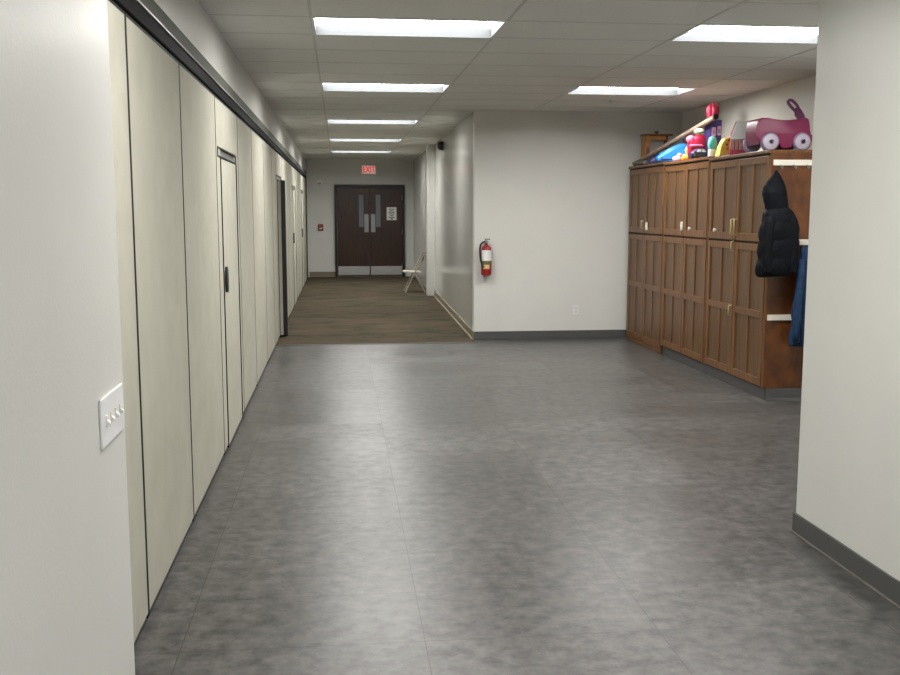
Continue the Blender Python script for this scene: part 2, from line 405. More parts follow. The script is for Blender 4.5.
def door_panel(y0, y1, label, ajar=False):
    t = thing('partition_pass_door', label, 'door', (XL, (y0+y1)/2, 0), 'pass doors in the partition')
    ya, yb = y0+.20, y1-.20; zt = 1.93 if ajar else 1.90
    f = MB()
    f.box(XL-.075, XL, y0+.018, ya, .03, PT-.012, .002); f.box(XL-.075, XL, yb, y1-.018, .03, PT-.012, .002)
    f.box(XL-.075, XL, ya, yb, zt+.065, PT-.012)
    f.build('surround', M['fabric'], t); edge_frame(y0, y1, t, XL-.078, XL-.0006)
    s = MB().box(XL-.06, XL-.006, y0+.004, ya, .004, .03); s.box(XL-.06, XL-.006, yb, y1-.004, .004, .03)
    s.build('bottom_seal', M['black'], t)
    g = MB()                                         # header slot: dark rim round a grey strip
    for b in ((y0+.06, yb+.02, zt+.052, zt+.062), (y0+.06, yb+.02, zt-.002, zt+.008), (y0+.06, y0+.075, zt+.008, zt+.052), (yb+.005, yb+.02, zt+.008, zt+.052)):
        g.box(XL-.03, XL+.004, b[0], b[1], b[2], b[3])
    h = g.build('header_slot', M['edge'], t)
    MB().box(XL-.04, XL-.012, y0+.075, yb+.005, zt+.008, zt+.052).build('header_strip', M['alu'], h)
    j = MB(); j.box(XL-.07, XL+.006, ya, ya+.014, .01, zt-.004); j.box(XL-.07, XL+.008, yb-.014, yb, .01, zt-.004)
    j.build('jamb', M['edge'], t)
    if not ajar:
        lf = MB().box(XL-.06, XL+.003, ya+.02, yb-.02, .02, zt-.006, .002).build('door_leaf', M['fabric'], t)
        hd = MB().prism([(ya+.09+.045*math.cos(a*PI/10), 1.115+.085*math.sin(a*PI/10)) for a in range(20)], XL+.001, XL+.02, .004, 2, 'yz')
        hd.build('recessed_pull', M['black'], lf, True)
        MB().box(XL+.012, XL+.017, ya+.08, ya+.10, 1.08, 1.15, .002).build('latch', M['steel'], lf)
    else:
        hinge = Vector((XL-.04, yb-.02, 0)); R = Matrix.Translation(hinge) @ Matrix.Rotation(math.radians(2.6), 4, 'Z') @ Matrix.Translation(-hinge)
        lf = MB().box(XL-.045, XL+.004, ya+.026, yb-.02, .03, zt-.012).xf(R).build('door_leaf', M['fabric'], t)
        e = MB().box(XL+.004, XL+.055, ya+.02, yb-.02, .026, zt-.004)
        e.xf(R).build('leaf_edge', M['black'], lf, label='black edge of the open leaf')
    return t
for i in range(16):
    y0, y1 = seams[i], seams[i+1]; l = panel_name(i)
    if l: plain_panel(y0, y1, l)
    elif i == 3: door_panel(y0, y1, 'nearest beige pass door in the partition with black oval pull')
    elif i == 8: door_panel(y0, y1, 'beige pass door standing ajar, showing its black edge', True)
    elif i == 11: door_panel(y0, y1, 'closed beige pass door with pull, first beyond the open one')
    else: door_panel(y0, y1, 'farthest beige pass door in the partition near the end wall')

# ------------------------------------------------------------------ switch plate on the near left wall
t = thing('light_switch', 'white four toggle switch plate on the near left wall', 'light switch', (XW, 2.37, 1.09))
MB().box(XW, XW+.006, 2.257, 2.483, 1.033, 1.148, .003).build('plate', M['white'], t)
for k in range(4):
    y = 2.301 + k*.046
    s = MB().box(XW+.004, XW+.008, y-.006, y+.006, 1.078, 1.104)
    b = s.build('toggle', M['offwhite'], t)
    MB().prism([(XW+.006, 1.083), (XW+.016, 1.081), (XW+.016, 1.088), (XW+.006, 1.096)], y-.0045, y+.0045, .001, 1).build('lever', M['white'], b)
    for z in (1.062, 1.119):
        pass

# ------------------------------------------------------------------ end wall: double door, frame, sign, alarm
YD = YE-.06
struct('trim_5', MB().box(-.115, -.06, YE-.09, YE, 0, 2.15).box(1.46, 1.515, YE-.09, YE, 0, 2.15).box(-.06, 1.46, YE-.09, YE, 2.075, 2.15),
       M['frame_dark'], 'dark steel frame round the double door', 'door frame')
def leaf(name, x0, x1, side, label):
    d = MB().box(x0, x1, YD, YE-.005, .03, 2.07, .003).build(name, M['door'], None)
    tag(d, label, 'door', None, 'structure')
    if side < 0: gx0, gx1 = x1-.25, x1-.14; px0, px1 = x1-.125, x1-.025
    else: gx0, gx1 = x0+.14, x0+.25; px0, px1 = x0+.025, x0+.125
    g = MB()
    g.box(gx0-.012, gx0, YD-.008, YD+.01, 1.16, 1.93); g.box(gx1, gx1+.012, YD-.008, YD+.01, 1.16, 1.93)
    g.box(gx0, gx1, YD-.008, YD+.01, 1.918, 1.93); g.box(gx0, gx1, YD-.008, YD+.01, 1.16, 1.172)
    fr = g.build('glass_frame', M['frame_dark'], d)
    MB().box(gx0, gx1, YD-.004, YD+.002, 1.172, 1.918).build('glass', M['glass'], fr)
    MB().box(px0, px1, YD-.006, YD+.001, 1.05, 1.47, .002).build('push_plate', M['push'], d)
    MB().box(x0+.012, x1-.012, YD-.005, YD+.001, .05, .255, .001).build('kick_plate', M['kick'], d)
    hg = MB()
    hx = x0-.006 if side < 0 else x1+.006
    for z in (.25, 1.05, 1.85): hg.lathe([(.012, -.05), (.012, .05)], (hx, YD-.004, z), n=10)
    hg.build('hinge', M['steel'], d, True)
    return d
leaf('door_1', -.055, .698, -1, 'left leaf of the dark wooden double door at the corridor end')
leaf('door_2', .702, 1.455, 1, 'right leaf of the dark wooden double door, with a paper notice')

t = tag(MB().box(1.095, 1.325, YD-.004, YD-.001, 1.33, 1.63).build('paper_notice', M['paper'], None), 'white paper notice on the right door leaf', 'notice')
ink = MB()
for k, (a, b) in enumerate([(1.14, 1.28), (1.16, 1.26), (1.13, 1.29), (1.15, 1.27), (1.17, 1.25), (1.14, 1.28)]):
    z = 1.585 - k*.038; ink.box(a, b, YD-.0052, YD-.004, z-.008, z+.008)
ink.box(1.19, 1.24, YD-.0052, YD-.004, 1.345, 1.375)
ink.build('printing', M['ink'], t)

t = thing('exit_sign', 'red lit EXIT sign above the double door', 'exit sign', (.69, YE, 2.48))
MB().box(.52, .86, YE-.05, YE, 2.385, 2.60, .006).build('housing', M['white'], t)
MB().box(.535, .845, YE-.054, YE-.05, 2.40, 2.585).build('face', M['exitface'], t)
cu = bpy.data.curves.new('lettering', 'FONT'); cu.body = 'EXIT'; cu.size = .19; cu.align_x = 'CENTER'; cu.align_y = 'CENTER'; cu.extrude = .002; cu.offset = .004
cu.materials.append(M['exitred'])
lo = bpy.data.objects.new('lettering', cu); col.objects.link(lo); lo.parent = t
me = bpy.data.meshes.new_from_object(lo.evaluated_get(bpy.context.evaluated_depsgraph_get()))
bpy.data.objects.remove(lo)
lt = bpy.data.objects.new('lettering', me); col.objects.link(lt); lt.parent = t
lt.location = (0, -.056, .0125); lt.rotation_euler = (PI/2, 0, 0); lt.scale = (.74, 1, 1)

t = thing('alarm_strobe', 'small white alarm strobe high on the end wall left of the door', 'alarm strobe', (-.46, YE, 2.2))
MB().box(-.52, -.40, YE-.045, YE, 2.14, 2.26, .008).build('housing', M['white'], t)
MB().box(-.50, -.42, YE-.06, YE-.045, 2.155, 2.19, .006).build('strobe_lens', M['push'], t)
t = thing('fire_alarm_pull', 'dark red fire alarm pull station left of the double door', 'fire alarm', (-.44, YE, 1.16))
MB().box(-.50, -.38, YE-.045, YE, 1.09, 1.24, .006).build('housing', M['alarm'], t)
MB().box(-.475, -.405, YE-.06, YE-.045, 1.125, 1.155, .003).build('pull_bar', M['offwhite'], t)

t = thing('security_camera', 'dark dome camera high on the corridor right wall', 'camera', (1.69, 16.4, 2.6))
MB().lathe([(.075, 0), (.075, -.02), (.07, -.03)], (1.69, 16.4, 2.6), 'x', 24).build('mount', M['black'], t, True)
MB().lathe([(.07, -.03), (.066, -.055), (.05, -.08), (.025, -.095), (.004, -.1)], (1.69, 16.4, 2.6), 'x', 24).build('dome', M['black'], t, True)

# ------------------------------------------------------------------ fire extinguisher and outlet on the back wall
ex, ey = 1.742, YB-.085
t = thing('fire_extinguisher', 'red fire extinguisher hanging on the white wall by the corridor corner', 'fire extinguisher', (ex, ey, .76))
MB().lathe([(.05, .76), (.066, .772), (.068, .80), (.068, 1.09), (.062, 1.125), (.042, 1.15), (.024, 1.162), (.02, 1.18)], (ex, ey, 0), n=32).build('cylinder', M['extred'], t, True)
def wrap(name, z0, z1, a0, a1, m, lbl):
    b = MB(); n = 14; r = .0695
    P = [[b.bm.verts.new((ex+rr*math.sin(a0+(a1-a0)*k/n), ey-rr*math.cos(a0+(a1-a0)*k/n), z)) for k in range(n+1)] for rr in (r, r-.002) for z in (z0, z1)]
    for k in range(n):
        b.bm.faces.new((P[0][k], P[0][k+1], P[1][k+1], P[1][k])); b.bm.faces.new((P[2][k], P[3][k], P[3][k+1], P[2][k+1]))
        b.bm.faces.new((P[0][k], P[2][k], P[2][k+1], P[0][k+1])); b.bm.faces.new((P[1][k], P[1][k+1], P[3][k+1], P[3][k]))
    for k in (0, n): b.bm.faces.new((P[0][k], P[1][k], P[3][k], P[2][k]))
    return b.build(name, m, t, True, lbl)
wrap('instruction_label', .955, 1.092, -1.25, 1.15, M['paper'], 'white instruction label')
wrap('band_label', .91, .95, -1.4, 1.4, M['olive'], 'olive band under the white label')
wrap('class_label', .85, .905, -.8, .5, M['tag'], 'tan class label')
MB().lathe([(.022, 1.18), (.026, 1.186), (.026, 1.21), (.018, 1.215), (.016, 1.235)], (ex, ey, 0), n=20).build('valve', M['steel'], t, True)
MB().prism([(ex-.02, 1.225), (ex+.045, 1.228), (ex+.05, 1.238), (ex-.02, 1.24)], ey-.011, ey+.011, .003, 2).build('lever', M['black'], t)
MB().prism([(ex-.01, 1.20), (ex+.038, 1.198), (ex+.042, 1.206), (ex-.01, 1.212)], ey-.010, ey+.010, .003, 2).build('carry_handle', M['steel'], t)
MB().lathe([(.016, -.03), (.018, -.034), (.018, -.045)], (ex, ey, 1.198), 'y', 18).build('gauge', M['steel'], t, True)
hp = [(ex-.02, ey-.01, 1.20), (ex-.05, ey-.02, 1.195), (ex-.078, ey-.03, 1.165), (ex-.088, ey-.035, 1.11), (ex-.086, ey-.04, 1.03), (ex-.078, ey-.045, .96), (ex-.066, ey-.05, .92), (ex-.058, ey-.055, .895)]
hz = MB().tube(hp, .012, 12).build('hose', M['black'], t, True)
MB().tube([hp[-2], hp[-1], (ex-.052, ey-.058, .865)], [.014, .016, .02], 14).build('nozzle', M['black'], hz, True)
MB().box(ex-.02, ex+.02, ey+.06, YB+.006, .95, 1.2, .003).build('bracket', M['steel'], t)
t.scale = (.93, .93, .92); t.location = (ex, ey+.006, .785)

t = thing('wall_outlet', 'white power outlet low on the wall beside the cabinets', 'outlet', (2.865, YB, .35))
MB().box(2.83, 2.90, YB-.006, YB, .293, .408, .003).build('plate', M['white'], t)
for z in (.327, .374):
    s = MB().box(2.849, 2.881, YB-.009, YB-.005, z-.014, z+.014, .003).build('socket', M['offwhite'], t)
    k = MB(); k.box(2.857, 2.860, YB-.0097, YB-.009, z-.006, z+.006); k.box(2.870, 2.873, YB-.0097, YB-.009, z-.006, z+.006)
    k.build('slot', M['ink'], s)

# ------------------------------------------------------------------ wooden cabinets
XF = 3.46
def door(name, y0, y1, z0, z1, root, mid=None):
    b = MB(); st = .055; x0, x1 = XF, XF+.021
    b.box(x0, x1, y0, y0+st, z0, z1, .003); b.box(x0, x1, y1-st, y1, z0, z1, .003)
    b.box(x0, x1, y0+st, y1-st, z0, z0+st+.01, .003); b.box(x0, x1, y0+st, y1-st, z1-st-.005, z1, .003)
    ym = (y0+y1)/2
    zs = [z0+st+.01, z1-st-.005]
    if mid:
        b.box(x0, x1, y0+st, y1-st, mid-.03, mid+.03, .003); zs = [z0+st+.01, mid-.03, mid+.03, z1-st-.005]
    for a, c in zip(zs[::2], zs[1::2]): b.box(x0+.002, x1, ym-.02, ym+.02, a, c, .003)
    o = b.build(name, M['wood'], root)
    MB().box(x0+.012, x1-.002, y0+st-.005, y1-st+.005, z0+st, z1-st).build('door_panel', M['wood_panel'], o)
    return o
def pull(root, kind, y, z):
    b = MB()
    if kind == 'knob':
        b.lathe([(.008, 0), (.007, -.012), (.016, -.018), (.017, -.024), (.010, -.03)], (XF, y, z), 'x', 18)
        b.build('knob', M['offwhite'], root, True)
    elif kind == 'latch':
        b.box(XF-.014, XF, y-.026, y+.026, z-.045, z+.045, .006); o = b.build('latch', M['offwhite'], root)
        MB().box(XF-.02, XF-.014, y-.012, y+.012, z-.018, z+.012, .003).build('button', M['white'], o)
    elif kind == 'bar':
        b.tube([(XF, y, z-.07), (XF-.03, y, z-.065), (XF-.03, y, z+.065), (XF, y, z+.07)], .007, 10)
        b.build('handle', M['brass'], root, True)
    elif kind == 'smallbar':
        b.tube([(XF, y, z-.045), (XF-.025, y, z-.04), (XF-.025, y, z+.04), (XF, y, z+.045)], .006, 10)
        b.build('handle', M['brass'], root, True)
def cabinet(y0, y1, top, label, toe=True, end=False):
    t = thing('storage_cabinet', label, 'cabinet', (XF, (y0+y1)/2, 0), 'tall wooden cabinets along the right wall')
    zb = .095 if toe else .012
    b = MB().box(XF+.022, XR-.012, y0+.004, y1-.004, zb, top-.03)
    b.build('carcass', M['wood'], t)
    c = MB().box(XF-.012, XR-.012, y0+.001, y1-.001, top-.028, top, .005)
    c.build('top_board', M['wood'], t)
    g = MB().box(XF+.0215, XF+.0225, y0+.004, y1-.004, zb, top-.03); g.build('face_gap', M['wood_gap_shade'], t)  # dark sheet that paints the shade in the gaps round the doors
    # side stiles of the face frame
    for q in (y0+.006, y1-.026): MB().box(XF+.005, XF+.0215, q, q+.020, zb, top-.03, .002).build('face_frame', M['wood'], t)
    if toe:
        MB().box(XF+.03, XR-.02, y0+.004, y1-.004, 0, zb).build('toe_base', M['base_dark'], t, label='dark grey base strip')
    else:
        MB().box(XF+.004, XF+.022, y0+.004, y1-.004, .004, .055, .003).build('skirt', M['wood'], t)
    ym = (y0+y1)/2; a, d = y0+.03, y1-.03; zl = zb+.012 if toe else .06
    ds = {}
    ds['ln'] = door('lower_door', a, ym-.004, zl, 1.285, t, .70); ds['lf'] = door('lower_door', ym+.004, d, zl, 1.285, t, .70)
    ds['un'] = door('upper_door', a, ym-.004, 1.305, top-.045, t); ds['uf'] = door('upper_door', ym+.004, d, 1.305, top-.045, t)
    return t, ds, ym
c1, d1, m1 = cabinet(10.49, 11.81, 2.08, 'far wooden cabinet in the corner with the extinguisher wall', toe=False)
pull(d1['un'], 'latch', m1-.09, 1.385); pull(d1['uf'], 'smallbar', m1+.05, 1.40)
c2, d2, m2 = cabinet(9.17, 10.49, 2.067, 'middle of the three tall wooden cabinets')
pull(d2['uf'], 'latch', m2+.05, 1.405); pull(d2['un'], 'knob', m2-.2, 1.385)
c3, d3, m3 = cabinet(7.83, 9.17, 2.05, 'near wooden cabinet with coats on its end panel')
pull(d3['uf'], 'knob', 8.95, 1.385); pull(d3['un'], 'bar', m3-.035, 1.42); pull(d3['uf'], 'bar', m3+.035, 1.42)
pull(d3['lf'], 'smallbar', m3+.035, .68)
pull(d3['lf'], 'smallbar', m3+.03, 1.25)
MB().box(XF+.004, XR-.012, 7.815, 7.834, .1, 2.022, .002).build('end_panel', M['wood_end'], c3, label='orange brown plywood end panel')
MB().prism([(7.795, 0), (7.812, 0), (7.812, .10), (7.805, .10), (7.802, .02)], XF+.03, XR-.02, 0, 1, 'yz').build('end_base', M['base_dark'], c3)

# coat rails on the end panel
def rail(z, label, hooks):
    t = thing('coat_rail', label, 'coat rail', (3.78, 7.815, z), 'white coat rails on the cabinet end')
    MB().box(3.475, 4.11, 7.797, 7.815, z-.022, z+.024, .003).build('board', M['offwhite'], t)
    for x in hooks:
        MB().tube([(x, 7.80, z-.015), (x, 7.785, z-.03), (x, 7.77, z-.05), (x, 7.755, z-.048), (x, 7.75, z-.03)], .005, 8).build('hook', M['steel'], t, True)
rail(1.945, 'top white coat rail with empty hooks, just under the pink toy wagon', (3.53, 3.645, 3.755, 3.88, 4.0))
rail(1.305, 'middle white coat rail, partly behind the black jacket', (3.80, 3.93))
rail(.69, 'lowest white coat rail on the cabinet end, behind the blue coat', ())
# ------------------------------------------------------------------ coats
def interp(S, z):
    for a, b in zip(S, S[1:]):
        if a[0] >= z >= b[0]:
            f = (a[0]-z)/(a[0]-b[0]) if a[0] != b[0] else 0; f = f*f*(3-2*f)*.5 + f*.5
            return [a[k]+(b[k]-a[k])*f for k in range(len(a))]
    return S[-1]
def garment(S, step, puff, pitch, wob, n=40, p=.9, slope=0):
    b = MB(); z = S[0][0]; secs = []; rings = []
    while z >= S[-1][0]-1e-6:
        _, x0, x1, yc, ry = interp(S, z)
        k = 1 + puff*(abs(math.sin(PI*(z-S[-1][0])/pitch))**.6 - .5) if pitch else 1
        ring = []
        for q in range(n):
            a = 2*PI*q/n; c, d = math.cos(a), math.sin(a)
            wv = 1 + wob*(math.sin(3*a+z*23)+.6*math.sin(5*a-z*37+1)+.5*math.sin(9*a+z*61))
            xx = (x0+x1)/2 + (x1-x0)/2*k*math.copysign(abs(c)**p, c)*wv
            yy = yc + ry*k*math.copysign(abs(d)**p, d)*wv
            ring.append(b.bm.verts.new((xx, min(yy, 7.793), z + slope*(xx-S[-1][1]))))
        rings.append(ring); z -= step
    for a, c in zip(rings, rings[1:]):
        for k in range(n): b.bm.faces.new((a[k], a[(k+1) % n], c[(k+1) % n], c[k]))
    b.bm.faces.new(rings[0][::-1]); b.bm.faces.new(rings[-1])
    return b
jk = thing('hooded_jacket', 'black puffer jacket hanging by its hood at the cabinet corner', 'jacket', (3.48, 7.70, 1.9))
body = [(1.60, 3.43, 3.52, 7.72, .045), (1.575, 3.395, 3.565, 7.715, .065), (1.53, 3.368, 3.605, 7.71, .08), (1.47, 3.353, 3.635, 7.705, .088), (1.40, 3.342, 3.655, 7.70, .092),
        (1.30, 3.335, 3.662, 7.70, .093), (1.20, 3.332, 3.655, 7.70, .092), (1.10, 3.322, 3.645, 7.70, .09), (1.055, 3.325, 3.635, 7.70, .085), (1.03, 3.335, 3.62, 7.70, .075)]
garment(body, .01, .09, .145, .012, slope=.07).build('body', M['jacket'], jk, True, angle=180)
hood = [(1.885, 3.475, 3.490, 7.765, .006), (1.86, 3.462, 3.505, 7.76, .016), (1.83, 3.436, 3.518, 7.75, .04), (1.79, 3.392, 3.530, 7.735, .058), (1.75, 3.366, 3.540, 7.725, .07), (1.70, 3.358, 3.552, 7.72, .076),
        (1.65, 3.368, 3.560, 7.718, .075), (1.60, 3.382, 3.568, 7.715, .07), (1.56, 3.392, 3.572, 7.715, .066)]
garment(hood, .01, 0, 0, .022).build('hood', M['hood'], jk, True, angle=180)
def sleeve(x, y, sgn):
    b = MB(); P = []; R = []
    for k in range(26):
        f = k/25; z = 1.545-.475*f
        P.append((x + sgn*.028*math.sin(f*2.4), y - .02*math.sin(f*2), z)); R.append((.052-.010*f)*min(1, .25+math.sqrt(f*6)*.75)*(1+.09*(abs(math.sin(PI*f*4.5))**.6-.5)))
    return b.tube(P, R, 20)
sleeve(3.572, 7.675, 1).build('sleeve', M['jacket'], jk, True, angle=180)
sleeve(3.415, 7.672, -1).build('sleeve', M['jacket'], jk, True, angle=180)
MB().tube([(3.482, 7.765, 1.87), (3.50, 7.77, 1.892), (3.52, 7.765, 1.898), (3.535, 7.76, 1.893)], .004, 8).build('hanging_loop', M['black'], jk, True)

bc = thing('blue_coat', 'blue coat hanging low on the cabinet end behind the black jacket', 'coat', (3.80, 7.72, 1.27))
cb_ = [(1.275, 3.735, 3.83, 7.765, .02), (1.22, 3.705, 3.88, 7.75, .035), (1.12, 3.69, 3.92, 7.74, .046), (.95, 3.672, 3.95, 7.735, .052), (.75, 3.652, 3.97, 7.73, .055), (.55, 3.638, 3.98, 7.73, .056), (.475, 3.640, 3.98, 7.73, .054), (.46, 3.648, 3.975, 7.73, .05)]
garment(cb_, .015, 0, 0, .03).build('body', M['denim'], bc, True, angle=180)
b = MB()
b.tube([(3.70, 7.70, 1.17), (3.685, 7.68, 1.0), (3.672, 7.672, .8), (3.668, 7.672, .6), (3.672, 7.675, .50)], [.03, .034, .033, .03, .03], 16)
b.build('sleeve', M['denim'], bc, True, angle=180)
MB().prism([(3.712, .64), (3.735, .52), (3.74, .475), (3.70, .48)], 7.660, 7.69, .004, 2).build('hem_notch', M['denim_dark'], bc, label='dark notch near the hem')  # solid dark blue patch for the notch where sleeve overlaps body

# ------------------------------------------------------------------ things on top of the cabinets
# pink toy wagon lying across the near cabinet
def wz(zx, zy): return (3.545 + (zx-210)*.00096, 2.1265 + (481-zy)*(.00093 if zy < 481 else .00099))
yw0, yw1 = 8.02, 8.39; ZT3 = 2.05
wg = thing('toy_wagon', 'raspberry pink plastic toy wagon with lilac wheels on the near cabinet', 'toy wagon', (3.68, 8.2, ZT3))
top = [(108, 320), (116, 290), (136, 270), (180, 272), (240, 283), (300, 291), (360, 292), (420, 286), (470, 277), (515, 268), (540, 280), (552, 320), (556, 385), (560, 440)]
def arch(cx, r=86, cy=481, n=9): return [(cx + r*math.cos(a), cy - r*math.sin(a)) for a in [PI*k/n for k in range(n+1)]]
bot = [(576, 490)] if False else []
a2 = [p for p in arch(490) if True]; a1 = [p for p in arch(210)]
outline = top + [(578, 470), (576, 500)][:1] + [p for p in a2] + [(404, 520), (380, 535), (320, 535), (296, 520)] + a1 + [(122, 500), (118, 470), (106, 455), (101, 420), (101, 370)]
outline = [wz(*p) for p in outline]
wb = MB().prism(outline, yw0+.012, yw1-.012, .010, 3); xe = wz(165, 0)[0]; xl = wz(101, 0)[0]; yc_ = (yw0+yw1)/2
for v in wb.bm.verts:                               # the nose is rounded in plan
    if v.co.x < xe: v.co.y = yc_ + (v.co.y-yc_)*(1-.28*((xe-v.co.x)/(xe-xl))**2)
wb.build('body', M['rasp'], wg, True, angle=50)
MB().box(wz(260, 0)[0], wz(450, 0)[0], yw0+.055, yw1-.055, wz(0, 540)[1]+.005, wz(0, 460)[1], .01).build('chassis', M['darkhole'], wg)
for cx in (210, 490):
    x, z = wz(cx, 481); z = ZT3+.0765
    for y, sg in ((yw0, -1), (yw1, 1)):
        if cx == 210 and sg > 0: x -= .035
        w = MB().lathe([(.058, 0), (.07, .003), (.076, .012), (.076, .04), (.07, .048), (.05, .05)], (x, y if sg < 0 else y-.05, z), 'y', 36)
        w = w.build('wheel', M['lilac'], wg, True)
        yy = y if sg < 0 else y
        MB().lathe([(.018, 0), (.022, sg*.012), (.05, sg*.010), (.062, sg*.004), (.064, -sg*.004)], (x, yy, z), 'y', 32).build('hubcap', M['lilac_white'], w, True)
        MB().lathe([(.013, sg*.009), (.013, sg*.019), (.009, sg*.022)], (x, yy, z), 'y', 16).build('axle_cap', M['darkhole'], w, True)
ym_ = (yw0+yw1)/2-.05
pole = [wz(p[0]+28, p[1]) for p in [(470, 278), (455, 235), (428, 190), (440, 172), (470, 165), (490, 195), (515, 235), (536, 285)]]
MB().prism(pole, ym_-.022, ym_+.022, .008, 3).build('handle_pole', M['plum'], wg, True)
lp = [wz(p[0]+28, p[1]) for p in [(432, 192), (405, 165), (380, 135), (372, 118), (384, 104), (405, 104), (430, 122), (455, 150), (466, 172)]]
MB().tube([(a, ym_, b) for a, b in lp], .0125, 12).build('grip_loop', M['plum'], wg, True, label='purple loop grip')

wg.location = (3.688, 8.2, ZT3); wg.rotation_euler = (0, 0, math.radians(-3))

# red toy house with pale roof
hx, hy = 3.625, 8.93; ZT2 = 2.067
R = Matrix.Translation((hx, hy, 0)) @ Matrix.Rotation(math.radians(-18), 4, 'Z')
SC = Matrix.Translation((0, 0, ZT3)) @ Matrix.Diagonal((.84, .84, .92, 1)) @ Matrix.Translation((0, 0, -ZT3))
th = thing('toy_house', 'red toy house with a pale blue roof left of the toy wagon', 'toy house', (hx, hy, ZT3))
gable = [(-.10, ZT3), (.10, ZT3), (.10, ZT3+.20), (.02, ZT3+.335), (-.10, ZT3+.185)]
MB().prism(gable, -.085, .10, .004, 2, 'yz').lean(ZT3+.16, .38).xf(R @ SC).build('house_body', M['crimson'], th)
sl_ = [(-.125, ZT3+.165), (-.112, ZT3+.16), (.022, ZT3+.335), (.012, ZT3+.348)]
MB().prism(sl_, -.085, .085, .002, 2, 'yz').lean(ZT3+.16, .38).xf(R @ SC).build('roof_panel', M['paleblue'], th, label='pale blue near roof slope')
MB().prism([(.012, ZT3+.348), (.024, ZT3+.338), (.125, ZT3+.16), (.112, ZT3+.16)][::-1], -.095, .11, .002, 2, 'yz').lean(ZT3+.16, .38).xf(R @ SC).build('roof_panel', M['crimson'], th)
wn = MB()
for k in range(4):
    x = -.068+k*.04
    wn.box(x, x+.007, -.104, -.098, ZT3+.065, ZT3+.15); wn.box(x+.015, x+.022, -.104, -.098, ZT3+.065, ZT3+.15)
    wn.box(x, x+.022, -.104, -.098, ZT3+.102, ZT3+.109)
wn.box(-.08, .085, -.103, -.098, ZT3+.155, ZT3+.162)
wn.xf(R @ SC).build('window_trim', M['offwhite'], th)

# yellow toy
yl = thing('yellow_toy', 'yellow rounded toy standing between the teal toy and the red house', 'toy', (3.64, 9.30, ZT2))
MB().prism([(3.570, ZT2+.002), (3.710, ZT2+.03), (3.713, ZT2+.15), (3.695, ZT2+.185), (3.645, ZT2+.175), (3.620, ZT2+.16), (3.595, ZT2+.10)], 9.245, 9.345, .014, 3).build('body', M['yellow'], yl, True)
MB().ball((3.700, 9.29, ZT2+.175), (.022, .03, .03), 2).build('ear', M['orange'], yl, True)
MB().ball((3.710, 9.29, ZT2+.10), (.016, .04, .06), 2).build('mane', M['orange'], yl, True)
for x, z in ((3.650, .115), (3.683, .125)): MB().ball((x, 9.243, ZT2+z), (.009, .006, .010), 2).build('eye', M['ink'], yl, True)
MB().ball((3.663, 9.24, ZT2+.075), (.02, .008, .012), 2).build('muzzle', M['orange'], yl, True)
# teal bottle toy
te = thing('teal_toy', 'teal rounded toy on a white base beside the navy toy car', 'toy', (3.61, 9.52, ZT2))
MB().lathe([(.034, ZT2), (.04, ZT2+.01), (.038, ZT2+.07), (.032, ZT2+.09)], (3.61, 9.52, 0), n=24).build('base', M['white'], te, True)
MB().lathe([(.032, ZT2+.085), (.040, ZT2+.10), (.045, ZT2+.135), (.041, ZT2+.17), (.027, ZT2+.20), (.01, ZT2+.21)], (3.61, 9.52, 0), n=24).build('top', M['teal'], te, True)
# navy toy car
nv = thing('toy_car', 'navy blue toy car with white windows at the cabinet edge', 'toy car', (3.545, 9.72, ZT2))
MB().prism([(3.458, ZT2+.02), (3.64, ZT2+.02), (3.645, ZT2+.055), (3.61, ZT2+.065), (3.585, ZT2+.098), (3.515, ZT2+.098), (3.49, ZT2+.066), (3.458, ZT2+.055)], 9.645, 9.745, .01, 3).build('body', M['navy'], nv, True)
MB().prism([(3.50, ZT2+.066), (3.52, ZT2+.091), (3.545, ZT2+.091), (3.545, ZT2+.066)], 9.640, 9.648, .001, 1).build('window', M['paleblue'], nv)
MB().prism([(3.553, ZT2+.066), (3.553, ZT2+.091), (3.58, ZT2+.091), (3.598, ZT2+.066)], 9.640, 9.648, .001, 1).build('window', M['paleblue'], nv)
for x in (3.495, 3.605):
    for y in (9.632, 9.735): MB().lathe([(.022, 0), (.024, .003), (.024, .017), (.022, .02)], (x, y, ZT2+.0245), 'y', 20).build('wheel', M['black'], nv, True)
# red and pink toy
rt = thing('red_toy', 'red rounded toy with a pink head behind the navy toy car', 'toy', (3.585, 9.93, ZT2))
MB().loft([((3.605, 9.93, ZT2), .08, .06, 1), ((3.605, 9.93, ZT2+.09), .095, .07, .9), ((3.605, 9.93, ZT2+.15), .10, .075, .9), ((3.610, 9.93, ZT2+.2), .095, .07, .9), ((3.620, 9.93, ZT2+.235), .07, .06, 1), ((3.625, 9.93, ZT2+.25), .03, .03, 1)]).build('body', M['crimson'], rt, True, angle=180)
MB().ball((3.530, 9.905, ZT2+.205), (.045, .045, .042), 3).build('head', M['pink'], rt, True)
MB().loft([((3.575, 9.865, ZT2+.125), .05, .03, 1), ((3.575, 9.86, ZT2+.14), .085, .035, 1), ((3.575, 9.865, ZT2+.155), .05, .03, 1)]).build('sash', M['pink'], rt, True, angle=180)
MB().ball((3.655, 9.92, ZT2+.20), (.04, .05, .035), 2).build('shoulder', M['orange'], rt, True)
# pale green-yellow ball resting on it
pg = thing('pale_toy', 'pale yellow and green round toy on top of the red toy', 'toy', (3.630, 9.93, ZT2+.25))
MB().ball((3.625, 9.93, ZT2+.283), (.055, .05, .036), 3).build('ball', M['paleyel'], pg, True)
MB().loft([((3.625, 9.925, ZT2+.268), .058, .053, 1), ((3.625, 9.925, ZT2+.276), .061, .056, 1), ((3.625, 9.925, ZT2+.284), .058, .053, 1)]).build('band', M['green'], pg, True, angle=180)
